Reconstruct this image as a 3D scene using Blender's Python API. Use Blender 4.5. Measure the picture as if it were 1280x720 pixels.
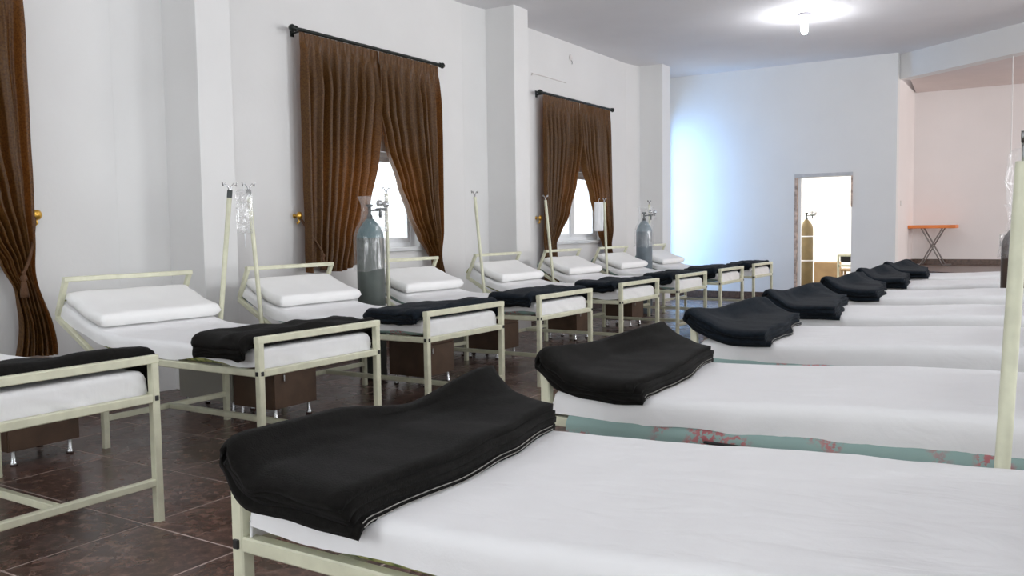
import bpy, bmesh, math, random
from mathutils import Vector, Matrix, noise

for o in list(bpy.data.objects): bpy.data.objects.remove(o, do_unlink=True)
S = bpy.context.scene
COL = S.collection
PI = math.pi

# ------------------------------------------------------------------ camera
CAM_H = 1.25
YAW, PITCH, ROLL, FPX = .564715, .0668767, -.0136564, 1083.0
fwd = Vector((-math.sin(YAW)*math.cos(PITCH), math.cos(YAW)*math.cos(PITCH), -math.sin(PITCH)))
rt = Vector((math.cos(YAW), math.sin(YAW), 0)); up = rt.cross(fwd)
rt2 = math.cos(ROLL)*rt + math.sin(ROLL)*up
up2 = -math.sin(ROLL)*rt + math.cos(ROLL)*up
cd = bpy.data.cameras.new('camera'); cam = bpy.data.objects.new('camera', cd); COL.objects.link(cam)
cd.sensor_width = 36; cd.lens = FPX/1280*36; cd.clip_start = .05; cd.clip_end = 200
M = Matrix.Identity(4)
for i in range(3):
    M[i][0] = rt2[i]; M[i][1] = up2[i]; M[i][2] = -fwd[i]
M[0][3], M[1][3], M[2][3] = 0, 0, CAM_H
cam.matrix_world = M
S.camera = cam

# ------------------------------------------------------------------ sky, exposure
w = bpy.data.worlds.new('sky'); S.world = w; w.use_nodes = True
bg = w.node_tree.nodes['Background']; bg.inputs[0].default_value = (.93, .97, 1, 1); bg.inputs[1].default_value = 3.0
vs = S.view_settings
vs.view_transform = 'Standard'; vs.look = 'None'; vs.gamma = 1; vs.use_curve_mapping = False; vs.exposure = 0.0

# ------------------------------------------------------------------ daylight at the window openings, plus added fill
def area(name, loc, rot, sx, sy, power, col):
    l = bpy.data.lights.new(name, 'AREA'); l.shape = 'RECTANGLE'; l.size = sx; l.size_y = sy
    l.energy = power; l.color = col
    o = bpy.data.objects.new(name, l); COL.objects.link(o); o.location = loc; o.rotation_euler = rot
    return o
RWX = 4.6
for y, e in ((0.2, 45), (4.7, 120), (9.2, 200)):
    area('window_daylight', (RWX-.06, y, 1.95), (0, PI/2, 0), 2.0, 2.2, e, (.97, .98, 1))
for x, e in ((-3.4, 66), (1.4, 26)):  # fill from behind: unseen back windows added to soften contrast
    area('window_daylight', (x, -2.54, 1.95), (PI/2, 0, 0), 2.2, 2.0, e, (.97, .98, 1))
area('corner_window_daylight', (-7.3, 13.5, 1.7), (PI/2, 0, -math.radians(56)), 1.8, 3.0, 350, (.19, .50, 1))
area('stage_daylight', (RWX-.06, 15.3, 2.1), (0, PI/2, 0), 1.6, 1.4, 120, (1, .89, .85))
area('store_daylight', (-5.95, 16.9, 1.9), (0, -PI/2, 0), 1.5, 1.4, 190, (1, .97, .88))  # lamp added to brighten the store room, which has no window

# ------------------------------------------------------------------ materials
def newmat(name):
    m = bpy.data.materials.new(name); m.use_nodes = True
    return m, m.node_tree.nodes, m.node_tree.links, m.node_tree.nodes['Principled BSDF']
def mat(name, col, rough=.6, metal=0, var=0, scale=8, bump=0, bscale=60, spec=.5, sheen=0):
    m, N, L, B = newmat(name)
    B.inputs['Base Color'].default_value = (*col, 1); B.inputs['Roughness'].default_value = rough
    B.inputs['Metallic'].default_value = metal; B.inputs['Specular IOR Level'].default_value = spec
    if sheen: B.inputs['Sheen Weight'].default_value = sheen
    tc = N.new('ShaderNodeTexCoord')
    if var:
        n = N.new('ShaderNodeTexNoise'); n.inputs['Scale'].default_value = scale; n.inputs['Detail'].default_value = 5
        L.new(tc.outputs['Object'], n.inputs['Vector'])
        r = N.new('ShaderNodeValToRGB')
        r.color_ramp.elements[0].position = .3; r.color_ramp.elements[1].position = .7
        r.color_ramp.elements[0].color = (*[c*(1-var) for c in col], 1)
        r.color_ramp.elements[1].color = (*[min(1, c*(1+var)) for c in col], 1)
        L.new(n.outputs['Fac'], r.inputs['Fac']); L.new(r.outputs['Color'], B.inputs['Base Color'])
    if bump:
        n2 = N.new('ShaderNodeTexNoise'); n2.inputs['Scale'].default_value = bscale; n2.inputs['Detail'].default_value = 4
        L.new(tc.outputs['Object'], n2.inputs['Vector'])
        b = N.new('ShaderNodeBump'); b.inputs['Strength'].default_value = bump; b.inputs['Distance'].default_value = .004
        L.new(n2.outputs['Fac'], b.inputs['Height']); L.new(b.outputs['Normal'], B.inputs['Normal'])
    return m

M_wall = mat('white_plaster', (.775, .775, .768), .75, var=.02, scale=1.5, bump=.25, bscale=25)
M_ceil = mat('ceiling_paint', (.77, .765, .785), .8, var=.015, scale=2)
M_warmlit = mat('pinkish_plaster', (.82, .785, .775), .75, var=.02, scale=1.5)  # warm stage light put into the plaster colour
M_soff = mat('soffit_paint', (.72, .64, .62), .8, var=.03, scale=3)  # pinkish light on the stage ceiling put into its colour
M_frame = mat('cream_enamel', (.66, .66, .50), .38, var=.10, scale=14)
M_plug = mat('black_plastic', (.012, .012, .012), .5)
M_sheet = mat('white_cotton', (.84, .84, .845), .85, var=.012, scale=6, bump=.12, bscale=180)
def add_creases(m, sc, strength, dist):
    N, L = m.node_tree.nodes, m.node_tree.links; B = N['Principled BSDF']
    old = B.inputs['Normal'].links[0].from_node
    tc = N.new('ShaderNodeTexCoord'); n = N.new('ShaderNodeTexNoise'); n.inputs['Scale'].default_value = sc
    n.inputs['Detail'].default_value = 2; n.inputs['Distortion'].default_value = 1.6
    mp = N.new('ShaderNodeMapping'); mp.inputs['Scale'].default_value = (1, 2.2, 1.4); mp.inputs['Rotation'].default_value = (.3, .2, .5)
    L.new(tc.outputs['Object'], mp.inputs[0]); L.new(mp.outputs[0], n.inputs['Vector'])
    b = N.new('ShaderNodeBump'); b.inputs['Strength'].default_value = strength; b.inputs['Distance'].default_value = dist
    L.new(n.outputs['Fac'], b.inputs['Height']); L.new(old.outputs['Normal'], b.inputs['Normal']); L.new(b.outputs['Normal'], B.inputs['Normal'])
add_creases(M_sheet, 4.0, .20, .03)
M_pillow = mat('white_pillow_cotton', (.85, .85, .84), .85, var=.012, scale=6, bump=.12, bscale=160)
M_blk = mat('charcoal_wool', (.0085, .0080, .0072), .95, var=.3, scale=60, bump=.6, bscale=260, spec=.1, sheen=.03)
M_navy = mat('dark_navy_wool', (.0085, .0125, .018), .95, var=.3, scale=60, bump=.6, bscale=260, spec=.1, sheen=.04)
M_thread = mat('pale_thread', (.26, .25, .23), .8, var=.5, scale=40)
M_rod = mat('dark_bronze_rod', (.02, .025, .023), .35, metal=.6)
M_brass = mat('brass', (.72, .42, .08), .3, metal=.9)
M_cord = mat('brown_cord', (.10, .045, .018), .8, bump=.8, bscale=200)
M_pvc = mat('white_pvc', (.82, .84, .86), .4)
M_sill = mat('sill_stone', (.72, .74, .75), .5, var=.04, scale=12)
M_chrome = mat('chrome', (.55, .56, .57), .25, metal=1)
M_gauge = mat('dark_gauge', (.04, .05, .05), .4)
M_orange = mat('orange_table', (.78, .22, .045), .45, var=.08, scale=5)
M_tube = mat('grey_steel', (.24, .22, .21), .4, metal=.7)
M_wood = mat('brown_laminate', (.085, .048, .028), .5, var=.25, scale=9)
M_locker = mat('grey_laminate', (.34, .33, .29), .6, var=.05, scale=4)
M_base = mat('brown_marble_skirting', (.11, .07, .052), .3, var=.4, scale=25)
M_grout = mat('pinkish_grout', (.46, .37, .33), .7)
M_jamb = mat('stained_jamb', (.52, .40, .33), .8, var=.55, scale=14)
M_card = mat('cardboard', (.52, .36, .20), .8, var=.1, scale=6)
M_white = mat('white_paper', (.85, .86, .88), .6)
M_dark = mat('dark_pad', (.02, .02, .022), .6)
M_plate = mat('switch_plastic', (.75, .72, .70), .5)

def mk_tank(name, c1, c2, zsplit):
    m, N, L, B = newmat(name)
    tc = N.new('ShaderNodeTexCoord'); sx = N.new('ShaderNodeSeparateXYZ'); L.new(tc.outputs['Object'], sx.inputs[0])
    n = N.new('ShaderNodeTexNoise'); n.inputs['Scale'].default_value = 7; n.inputs['Detail'].default_value = 6
    L.new(tc.outputs['Object'], n.inputs['Vector'])
    gt = N.new('ShaderNodeMath'); gt.operation = 'GREATER_THAN'; gt.inputs[1].default_value = zsplit
    L.new(sx.outputs['Z'], gt.inputs[0])
    mx = N.new('ShaderNodeMix'); mx.data_type = 'RGBA'; L.new(gt.outputs[0], mx.inputs[0])
    mx.inputs[6].default_value = (*c1, 1); mx.inputs[7].default_value = (*c2, 1)
    m2 = N.new('ShaderNodeMix'); m2.data_type = 'RGBA'; m2.blend_type = 'MULTIPLY'; m2.inputs[0].default_value = .6
    L.new(mx.outputs[2], m2.inputs[6]); L.new(n.outputs['Fac'], m2.inputs[7]); L.new(m2.outputs[2], B.inputs['Base Color'])
    B.inputs['Roughness'].default_value = .42
    return m
M_tank = mk_tank('grey_green_cylinder_paint', (.095, .115, .105), (.10, .20, .22), 1.20)
M_tankgrey = mk_tank('blue_grey_cylinder_paint', (.17, .215, .25), (.24, .32, .37), 1.2)
M_tankbrown = mk_tank('brown_cylinder_paint', (.085, .05, .035), (.085, .05, .035), 9)
M_tankgold = mk_tank('olive_cylinder_paint', (.30, .22, .10), (.30, .22, .10), 9)

def mk_plastic(name, alpha, tint=(1, 1, 1)):
    m, N, L, B = newmat(name); N.remove(B)
    out = N['Material Output']
    t = N.new('ShaderNodeBsdfTransparent'); g = N.new('ShaderNodeBsdfGlossy'); g.inputs['Roughness'].default_value = .12
    d = N.new('ShaderNodeBsdfTranslucent'); d.inputs[0].default_value = (*tint, 1)
    d2 = N.new('ShaderNodeBsdfDiffuse'); d2.inputs[0].default_value = (*tint, 1)
    a = N.new('ShaderNodeMixShader'); a.inputs[0].default_value = .5
    L.new(d.outputs[0], a.inputs[1]); L.new(d2.outputs[0], a.inputs[2])
    b = N.new('ShaderNodeMixShader'); b.inputs[0].default_value = .3
    L.new(a.outputs[0], b.inputs[1]); L.new(g.outputs[0], b.inputs[2])
    c = N.new('ShaderNodeMixShader')
    tc = N.new('ShaderNodeTexCoord'); n = N.new('ShaderNodeTexNoise'); n.inputs['Scale'].default_value = 14
    n.inputs['Detail'].default_value = 3; n.inputs['Distortion'].default_value = 1.5
    L.new(tc.outputs['Object'], n.inputs['Vector'])
    mr = N.new('ShaderNodeMapRange'); mr.inputs[1].default_value = .35; mr.inputs[2].default_value = .75
    mr.inputs[3].default_value = alpha*.5; mr.inputs[4].default_value = min(1, alpha*1.8)
    L.new(n.outputs['Fac'], mr.inputs[0]); L.new(mr.outputs[0], c.inputs[0])
    L.new(t.outputs[0], c.inputs[1]); L.new(b.outputs[0], c.inputs[2]); L.new(c.outputs[0], out.inputs[0])
    return m
M_film = mk_plastic('clear_plastic_film', .15)
M_bag = mk_plastic('drip_bag_plastic', .30)
def mk_glass():
    m, N, L, B = newmat('window_glass'); N.remove(B); out = N['Material Output']
    t = N.new('ShaderNodeBsdfTransparent'); t.inputs[0].default_value = (.95, .97, .98, 1)
    g = N.new('ShaderNodeBsdfGlossy'); g.inputs['Roughness'].default_value = .03
    c = N.new('ShaderNodeMixShader'); c.inputs[0].default_value = .06
    L.new(t.outputs[0], c.inputs[1]); L.new(g.outputs[0], c.inputs[2]); L.new(c.outputs[0], out.inputs[0])
    return m
M_glass = mk_glass()
def mk_emit(name, col, s):
    m, N, L, B = newmat(name)
    B.inputs['Base Color'].default_value = (.9, .9, .9, 1)
    B.inputs['Emission Color'].default_value = (*col, 1); B.inputs['Emission Strength'].default_value = s
    return m
M_bulb = mk_emit('lit_bulb', (.95, .97, 1), 60)

def mk_tile():
    m, N, L, B = newmat('polished_brown_marble')
    tc = N.new('ShaderNodeTexCoord'); oi = N.new('ShaderNodeObjectInfo')
    geo = N.new('ShaderNodeNewGeometry')
    n = N.new('ShaderNodeTexNoise'); n.inputs['Scale'].default_value = 16; n.inputs['Detail'].default_value = 10
    n.inputs['Roughness'].default_value = .78; n.inputs['Distortion'].default_value = .35
    L.new(geo.outputs['Position'], n.inputs['Vector'])
    r = N.new('ShaderNodeValToRGB'); e = r.color_ramp.elements
    e[0].position = .36; e[0].color = (.030, .016, .012, 1); e[1].position = .66; e[1].color = (.25, .155, .12, 1)
    x = e.new(.50); x.color = (.095, .050, .038, 1)
    L.new(n.outputs['Fac'], r.inputs['Fac'])
    hs = N.new('ShaderNodeHueSaturation'); mr = N.new('ShaderNodeMapRange')
    mr.inputs[3].default_value = .85; mr.inputs[4].default_value = 1.18
    L.new(oi.outputs['Random'], mr.inputs[0]); L.new(mr.outputs[0], hs.inputs['Value'])
    L.new(r.outputs['Color'], hs.inputs['Color']); L.new(hs.outputs['Color'], B.inputs['Base Color'])
    n2 = N.new('ShaderNodeTexNoise'); n2.inputs['Scale'].default_value = 3
    L.new(geo.outputs['Position'], n2.inputs['Vector'])
    m2 = N.new('ShaderNodeMapRange'); m2.inputs[3].default_value = .16; m2.inputs[4].default_value = .38
    L.new(n2.outputs['Fac'], m2.inputs[0]); L.new(m2.outputs[0], B.inputs['Roughness'])
    B.inputs['Specular IOR Level'].default_value = .45
    return m
M_tile = mk_tile()

def mk_curtain():
    m, N, L, B = newmat('brown_damask'); out = N['Material Output']
    tc = N.new('ShaderNodeTexCoord')
    v = N.new('ShaderNodeTexVoronoi'); v.inputs['Scale'].default_value = 70; L.new(tc.outputs['Object'], v.inputs['Vector'])
    n = N.new('ShaderNodeTexNoise'); n.inputs['Scale'].default_value = 55; n.inputs['Detail'].default_value = 3
    L.new(tc.outputs['Object'], n.inputs['Vector'])
    ad = N.new('ShaderNodeMath'); ad.operation = 'MULTIPLY'; L.new(v.outputs['Distance'], ad.inputs[0]); L.new(n.outputs['Fac'], ad.inputs[1])
    r = N.new('ShaderNodeValToRGB'); e = r.color_ramp.elements
    e[0].position = .05; e[0].color = (.072, .030, .0075, 1); e[1].position = .40; e[1].color = (.128, .062, .0155, 1)
    L.new(ad.outputs[0], r.inputs['Fac']); L.new(r.outputs['Color'], B.inputs['Base Color'])
    B.inputs['Roughness'].default_value = .40; B.inputs['Sheen Weight'].default_value = .03
    B.inputs['Sheen Tint'].default_value = (.8, .5, .25, 1); B.inputs['Specular IOR Level'].default_value = .35
    t = N.new('ShaderNodeBsdfTranslucent')
    r2 = N.new('ShaderNodeValToRGB'); e = r2.color_ramp.elements
    e[0].position = .05; e[0].color = (.16, .040, .007, 1); e[1].position = .36; e[1].color = (.33, .10, .02, 1)
    L.new(ad.outputs[0], r2.inputs['Fac']); L.new(r2.outputs['Color'], t.inputs[0])
    x = N.new('ShaderNodeMixShader'); x.inputs[0].default_value = .24
    L.new(B.outputs[0], x.inputs[1]); L.new(t.outputs[0], x.inputs[2]); L.new(x.outputs[0], out.inputs[0])
    return m
M_curt = mk_curtain()

def mk_floral(name, base, c2, c3, sc=5.2, lo=.56):
    m, N, L, B = newmat(name)
    tc = N.new('ShaderNodeTexCoord'); B.inputs['Roughness'].default_value = .8
    n = N.new('ShaderNodeTexNoise'); n.inputs['Scale'].default_value = sc; n.inputs['Detail'].default_value = 1
    L.new(tc.outputs['Object'], n.inputs['Vector'])
    v = N.new('ShaderNodeTexNoise'); v.inputs['Scale'].default_value = 60; v.inputs['Detail'].default_value = 3
    L.new(tc.outputs['Object'], v.inputs['Vector'])
    g1 = N.new('ShaderNodeMapRange'); g1.inputs[1].default_value = lo; g1.inputs[2].default_value = lo+.06; L.new(n.outputs['Fac'], g1.inputs[0])
    g2 = N.new('ShaderNodeMapRange'); g2.inputs[1].default_value = .46; g2.inputs[2].default_value = .54; L.new(v.outputs['Fac'], g2.inputs[0])
    mu = N.new('ShaderNodeMath'); mu.operation = 'MULTIPLY'; L.new(g1.outputs[0], mu.inputs[0]); L.new(g2.outputs[0], mu.inputs[1])
    cx = N.new('ShaderNodeMix'); cx.data_type = 'RGBA'; cx.inputs[6].default_value = (*c2, 1); cx.inputs[7].default_value = (*c3, 1)
    n3 = N.new('ShaderNodeTexNoise'); n3.inputs['Scale'].default_value = 25; L.new(tc.outputs['Object'], n3.inputs['Vector'])
    L.new(n3.outputs['Fac'], cx.inputs[0])
    mx = N.new('ShaderNodeMix'); mx.data_type = 'RGBA'; mx.inputs[6].default_value = (*base, 1)
    L.new(mu.outputs[0], mx.inputs[0]); L.new(cx.outputs[2], mx.inputs[7]); L.new(mx.outputs[2], B.inputs['Base Color'])
    return m
M_teal = mk_floral('teal_floral_ticking', (.27, .39, .365), (.30, .03, .05), (.55, .28, .27))
M_green = mk_floral('green_floral_ticking', (.34, .34, .13), (.06, .11, .03), (.14, .17, .05), 16, .44)

# ------------------------------------------------------------------ mesh helpers
class MB:
    def __init__(s): s.v = []; s.f = []; s.sm = []
    def add(s, vs, fs, smooth=False):
        o = len(s.v); s.v += [tuple(p) for p in vs]
        for f in fs: s.f.append([o+i for i in f]); s.sm.append(smooth)
    def box(s, x0, x1, y0, y1, z0, z1, c=0):
        if c:
            c = min(c, (x1-x0)*.45, (y1-y0)*.45, (z1-z0)*.45)
            bm = bmesh.new(); bmesh.ops.create_cube(bm, size=1)
            for v in bm.verts: v.co = Vector(((x0+x1)/2+v.co.x*(x1-x0), (y0+y1)/2+v.co.y*(y1-y0), (z0+z1)/2+v.co.z*(z1-z0)))
            bmesh.ops.bevel(bm, geom=bm.edges[:], offset=c, segments=2, affect='EDGES', profile=.5)
            bm.verts.ensure_lookup_table()
            s.add([v.co for v in bm.verts], [[v.index for v in f.verts] for f in bm.faces]); bm.free(); return s
        s.add([(x, y, z) for x in (x0, x1) for y in (y0, y1) for z in (z0, z1)],
              [(0,1,3,2),(4,6,7,5),(0,4,5,1),(2,3,7,6),(0,2,6,4),(1,5,7,3)]); return s
    def bar(s, a, b, w, h=None, upv=(0,0,1), c=.004):
        # rectangular tube from a to b, chamfered long edges
        a = Vector(a); b = Vector(b); h = h or w; t = (b-a).normalized(); u = Vector(upv)
        if abs(t.dot(u)) > .95: u = Vector((1,0,0))
        r = t.cross(u).normalized(); u = r.cross(t)
        q = [(w/2, h/2-c), (w/2-c, h/2), (-w/2+c, h/2), (-w/2, h/2-c), (-w/2, -h/2+c), (-w/2+c, -h/2), (w/2-c, -h/2), (w/2, -h/2+c)]
        vs = [p + r*x + u*y for p in (a, b) for x, y in q]
        fs = [(i, (i+1) % 8, 8+(i+1) % 8, 8+i) for i in range(8)] + [tuple(range(7, -1, -1)), tuple(range(8, 16))]
        s.add(vs, fs); return s
    def tube(s, pts, r, n=10, cap=True, radii=None):
        pts = [Vector(p) for p in pts]; k = len(pts); vs = []; fs = []
        prev = None
        for i, p in enumerate(pts):
            t = (pts[min(i+1, k-1)]-pts[max(i-1, 0)]).normalized()
            if prev is None:
                a = Vector((0,0,1)) if abs(t.z) < .9 else Vector((1,0,0)); u = t.cross(a).normalized()
            else:
                u = (prev - t*prev.dot(t)).normalized()
            prev = u; w_ = t.cross(u); rr = radii[i] if radii else r
            for j in range(n):
                an = 2*PI*j/n; vs.append(p + u*math.cos(an)*rr + w_*math.sin(an)*rr)
        for i in range(k-1):
            for j in range(n): fs.append((i*n+j, i*n+(j+1) % n, (i+1)*n+(j+1) % n, (i+1)*n+j))
        s.add(vs, fs, True)
        if cap: s.add(vs[:n], [tuple(range(n-1, -1, -1))]); s.add(vs[-n:], [tuple(range(n))])
        return s
    def lathe(s, prof, n=28, cx=0, cy=0, f=None):
        vs = []; fs = []
        for r, z in prof:
            for j in range(n):
                an = 2*PI*j/n
                if f: rr, zz = f(r, z, an)
                else: rr, zz = r, z
                vs.append((cx+rr*math.cos(an), cy+rr*math.sin(an), zz))
        for i in range(len(prof)-1):
            for j in range(n): fs.append((i*n+j, i*n+(j+1) % n, (i+1)*n+(j+1) % n, (i+1)*n+j))
        s.add(vs, fs, True); return s
    def grid(s, fn, nu, nv, smooth=True):
        vs = [fn(i/nu, j/nv) for i in range(nu+1) for j in range(nv+1)]
        fs = [(i*(nv+1)+j, (i+1)*(nv+1)+j, (i+1)*(nv+1)+j+1, i*(nv+1)+j+1) for i in range(nu) for j in range(nv)]
        s.add(vs, fs, smooth); return s
    def mesh(s, name, m):
        me = bpy.data.meshes.new(name); me.from_pydata(s.v, [], s.f)
        me.polygons.foreach_set('use_smooth', s.sm)
        me.materials.append(m); me.update()
        bm = bmesh.new(); bm.from_mesh(me); bmesh.ops.recalc_face_normals(bm, faces=bm.faces[:]); bm.to_mesh(me); bm.free()
        return me
    def build(s, name, m, parent=None, loc=None):
        return put(name, s.mesh(name, m), parent, loc)
def put(name, me, parent=None, loc=None):
    o = bpy.data.objects.new(name, me); COL.objects.link(o)
    if parent: o.parent = parent
    if loc: o.location = loc
    return o
def tag(o, label, cat, group=None):
    o['label'] = label; o['category'] = cat
    if group: o['group'] = group
    return o
def thing(name, label, cat, loc=(0,0,0), rz=0, group=None):
    o = bpy.data.objects.new(name, None); COL.objects.link(o); o.location = loc; o.rotation_euler = (0, 0, rz)
    o.empty_display_size = .1
    return tag(o, label, cat, group)
def struct(o, label=None, cat=None):
    o['kind'] = 'structure'
    if label: o['label'] = label
    if cat: o['category'] = cat
    return o
def sroot(name, loc=(0,0,0), label=None, cat=None):
    o = bpy.data.objects.new(name, None); COL.objects.link(o); o.location = loc; o.empty_display_size = .1
    return struct(o, label, cat)
def copy_tree(o, parent=None):
    c = o.copy(); COL.objects.link(c); c.parent = parent
    for ch in o.children: copy_tree(ch, c)
    return c
def sstep(a, b, x):
    t = max(0, min(1, (x-a)/(b-a))); return t*t*(3-2*t)
def lerp(a, b, t): return a+(b-a)*t
def interp(pts, x):
    if x <= pts[0][0]: return pts[0][1]
    for (x0, y0), (x1, y1) in zip(pts, pts[1:]):
        if x <= x1:
            t = (x-x0)/(x1-x0); return lerp(y0, y1, t*t*(3-2*t)*.5+t*.5)
    return pts[-1][1]

# ------------------------------------------------------------------ room shell
XL, XR, YE, YB, ZC = -6.10, RWX, 14.96, -2.6, 3.95
ALX, ALY, STZ, SOF = -2.23, 16.86, .54, 3.56        # stage alcove: side wall, back wall, raised floor, soffit
WT = .25
def wall_with_holes(name, axis, pos, thick, a0, a1, holes, z1=ZC+.2, m=M_wall):
    """axis 'x': plane x=pos..pos+thick running along y; 'y' likewise. holes: (a0,a1,z0,z1)"""
    mb = MB(); cuts = sorted({a0, a1, *[h[0] for h in holes], *[h[1] for h in holes]})
    def bx(p0, p1, z0, zz):
        if axis == 'x': mb.box(min(pos, pos+thick), max(pos, pos+thick), p0, p1, z0, zz)
        else: mb.box(p0, p1, min(pos, pos+thick), max(pos, pos+thick), z0, zz)
    for p0, p1 in zip(cuts, cuts[1:]):
        hs = [h for h in holes if h[0] <= p0+1e-6 and h[1] >= p1-1e-6]
        if not hs: bx(p0, p1, 0, z1)
        else:
            h = hs[0]
            if h[2] > 0: bx(p0, p1, 0, h[2])
            bx(p0, p1, h[3], z1)
    return struct(mb.build(name, m))
WZ0, WZ1 = 1.08, 2.10
WINS = [(1.52, 3.08), (6.12, 7.70), (10.68, 12.26)]
DW = (14.06, 14.80)
wall_with_holes('wall_left', 'x', XL, -WT, YB, YE, [(a, b, WZ0, WZ1) for a, b in WINS] + [(*DW, .30, 3.05)])
DOOR = (-3.80, -2.90, 2.09)
wall_with_holes('wall_end', 'y', YE, .22, XL-WT, ALX, [(DOOR[0], DOOR[1], 0, DOOR[2])])
RW = [(y-1.1, y+1.1, .95, 2.95) for y in (0.2, 4.7, 9.2)] + [(14.6, 16.0, 1.3, 2.9)]
wall_with_holes('wall_right', 'x', XR, WT, YB, ALY, RW)
BWIN = [(-4.5, -2.3, .95, 2.95), (.3, 2.5, .95, 2.95)]  # unseen back windows, added for the fill from behind
wall_with_holes('wall_back', 'y', YB, -.2, XL-WT, XR+WT, BWIN)
# hall ceiling stops on the diagonal beam, the stage soffit continues lower behind it
BD0, BD1 = Vector((ALX, YE+.18)), Vector((XR, 9.72))
def prism(mb, poly, z0, z1):
    n = len(poly); vs = [(x, y, z0) for x, y in poly]+[(x, y, z1) for x, y in poly]
    mb.add(vs, [tuple(range(n-1, -1, -1)), tuple(range(n, 2*n))]+[(i, (i+1) % n, n+(i+1) % n, n+i) for i in range(n)]); return mb
struct(prism(MB(), [(XL-WT, YB-.2), (XR+WT, YB-.2), (XR+WT, BD1.y), (BD1.x, BD1.y), (BD0.x, BD0.y), (ALX, YE+.22), (XL-WT, YE+.22)], ZC, ZC+.2).build('ceiling', M_ceil))
bd = (BD1-BD0).normalized(); bn = Vector((-bd.y, bd.x))
struct(prism(MB(), [BD0, BD1, BD1+bn*.22, BD0+bn*.22], SOF, ZC+.2).build('trim_1', M_wall), 'pale diagonal ceiling beam over the stage opening', 'beam')
struct(prism(MB(), [BD0+bn*.22, BD1+bn*.22, (XR+WT, BD1.y), (XR+WT, ALY+.2), (ALX, ALY+.2)], SOF, SOF+.3).build('ceiling_stage', M_soff))
struct(MB().box(ALX-.12, XR+WT, ALY, ALY+.2, 0, ZC+.2).build('wall_stage_back', M_warmlit))
struct(MB().box(ALX-.12, ALX, YE+.22, ALY, 0, ZC+.2).build('wall_stage_side', M_warmlit))
# stage: raised floor behind the diagonal line
struct(prism(MB(), [BD0+Vector((.01, -.25)), BD1+Vector((0, -.3)), (XR, ALY), (ALX, ALY)], .005, STZ).build('floor_stage', M_base))
# store room behind the doorway
sr = MB(); sr.box(XL-WT, XL, YE+.22, 18.6, 0, 3.2); sr.box(XL-WT, ALX-.12, 18.6, 18.8, 0, 3.2); sr.box(ALX-.13, ALX-.12, ALY, 18.6, 0, 3.2)
struct(sr.build('wall_store', M_wall))
struct(MB().box(XL-WT, ALX-.12, YE+.22, 18.8, 3.0, 3.2).build('ceiling_store', M_ceil))
struct(MB().box(XL-WT, ALX-.12, YE, 18.8, -.03, .004).build('floor_store', M_base))

# pillars, each with an added wall wedge angled to shade slightly darker
PILW = .33
for i, py in enumerate((-.18, 4.41, 8.99, 13.60)):
    p = MB(); p.box(XL-.01, -5.62, py, py+PILW, 0, ZC+.01, .006)
    o = p.build('pillar', M_wall); struct(o, 'white square pillar standing against the window wall', 'pillar'); o['group'] = 'pillars of the window wall'
    prism(MB(), [(XL-.01, py-.40), (XL+.0005, py-.40), (XL+.075, py+.01), (XL-.01, py+.01)], 0, ZC+.01).build('splayed_strip', M_wall, o)
# skirting
struct(MB().box(XL, XL+.015, YB, YE, .006, .12).build('baseboard_left', M_base))
bb = MB(); bb.box(XL, DOOR[0]-.04, YE-.015, YE, .006, .12); bb.box(DOOR[1]+.04, ALX, YE-.015, YE, .006, .12)
struct(bb.build('baseboard_end', M_base))
bb = MB(); bb.box(ALX, XR, ALY-.018, ALY, STZ, STZ+.10); bb.box(ALX, ALX+.018, YE+.2, ALY, STZ, STZ+.10)
struct(bb.build('baseboard_stage', M_base))
for py in (4.41, 8.99):
    pass

# floor: grout bed with single tiles
floor = struct(MB().box(XL-.02, XR+.02, YB, YE+.02, -.06, -.0012).build('floor', M_grout))
TS = .60; tx0, ty0 = -2.725, 2.25
tmb = MB(); tmb.box(-TS/2+.0048, TS/2-.0048, -TS/2+.0048, TS/2-.0048, -.02, 0, .0012)
tme = tmb.mesh('tile', M_tile); rest = MB(); cand = []
for i in range(-6, 13):
    for j in range(-9, 22):
        x0, y0 = tx0+i*TS, ty0+j*TS
        if x0 < XL-.35 or x0 > XR-.2 or y0 < YB-.35 or y0 > YE-.05: continue
        full = x0 > XL-.01 and x0+TS < XR+.01 and y0 > YB-.01 and y0+TS < YE+.01
        cx, cy = x0+TS/2, y0+TS/2
        ang = math.atan2(-cx, cy)-YAW
        vis = cy > .2 and abs(ang) < .62 and cx < -.4
        cand.append((0 if (vis and full) else 1, math.hypot(cx, cy), x0, y0, full))
cand.sort()
for n, (k, d_, x0, y0, full) in enumerate(cand):
    if k == 0 and n < 300: put('tile', tme, floor, (x0+TS/2, y0+TS/2, 0))
    else: rest.box(max(x0+.0048, XL), min(x0+TS-.0048, XR), max(y0+.0048, YB), min(y0+TS-.0048, YE), -.02, 0)
ro = rest.build('tile_remainder', M_tile, floor); ro['kind'] = 'stuff'

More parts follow.
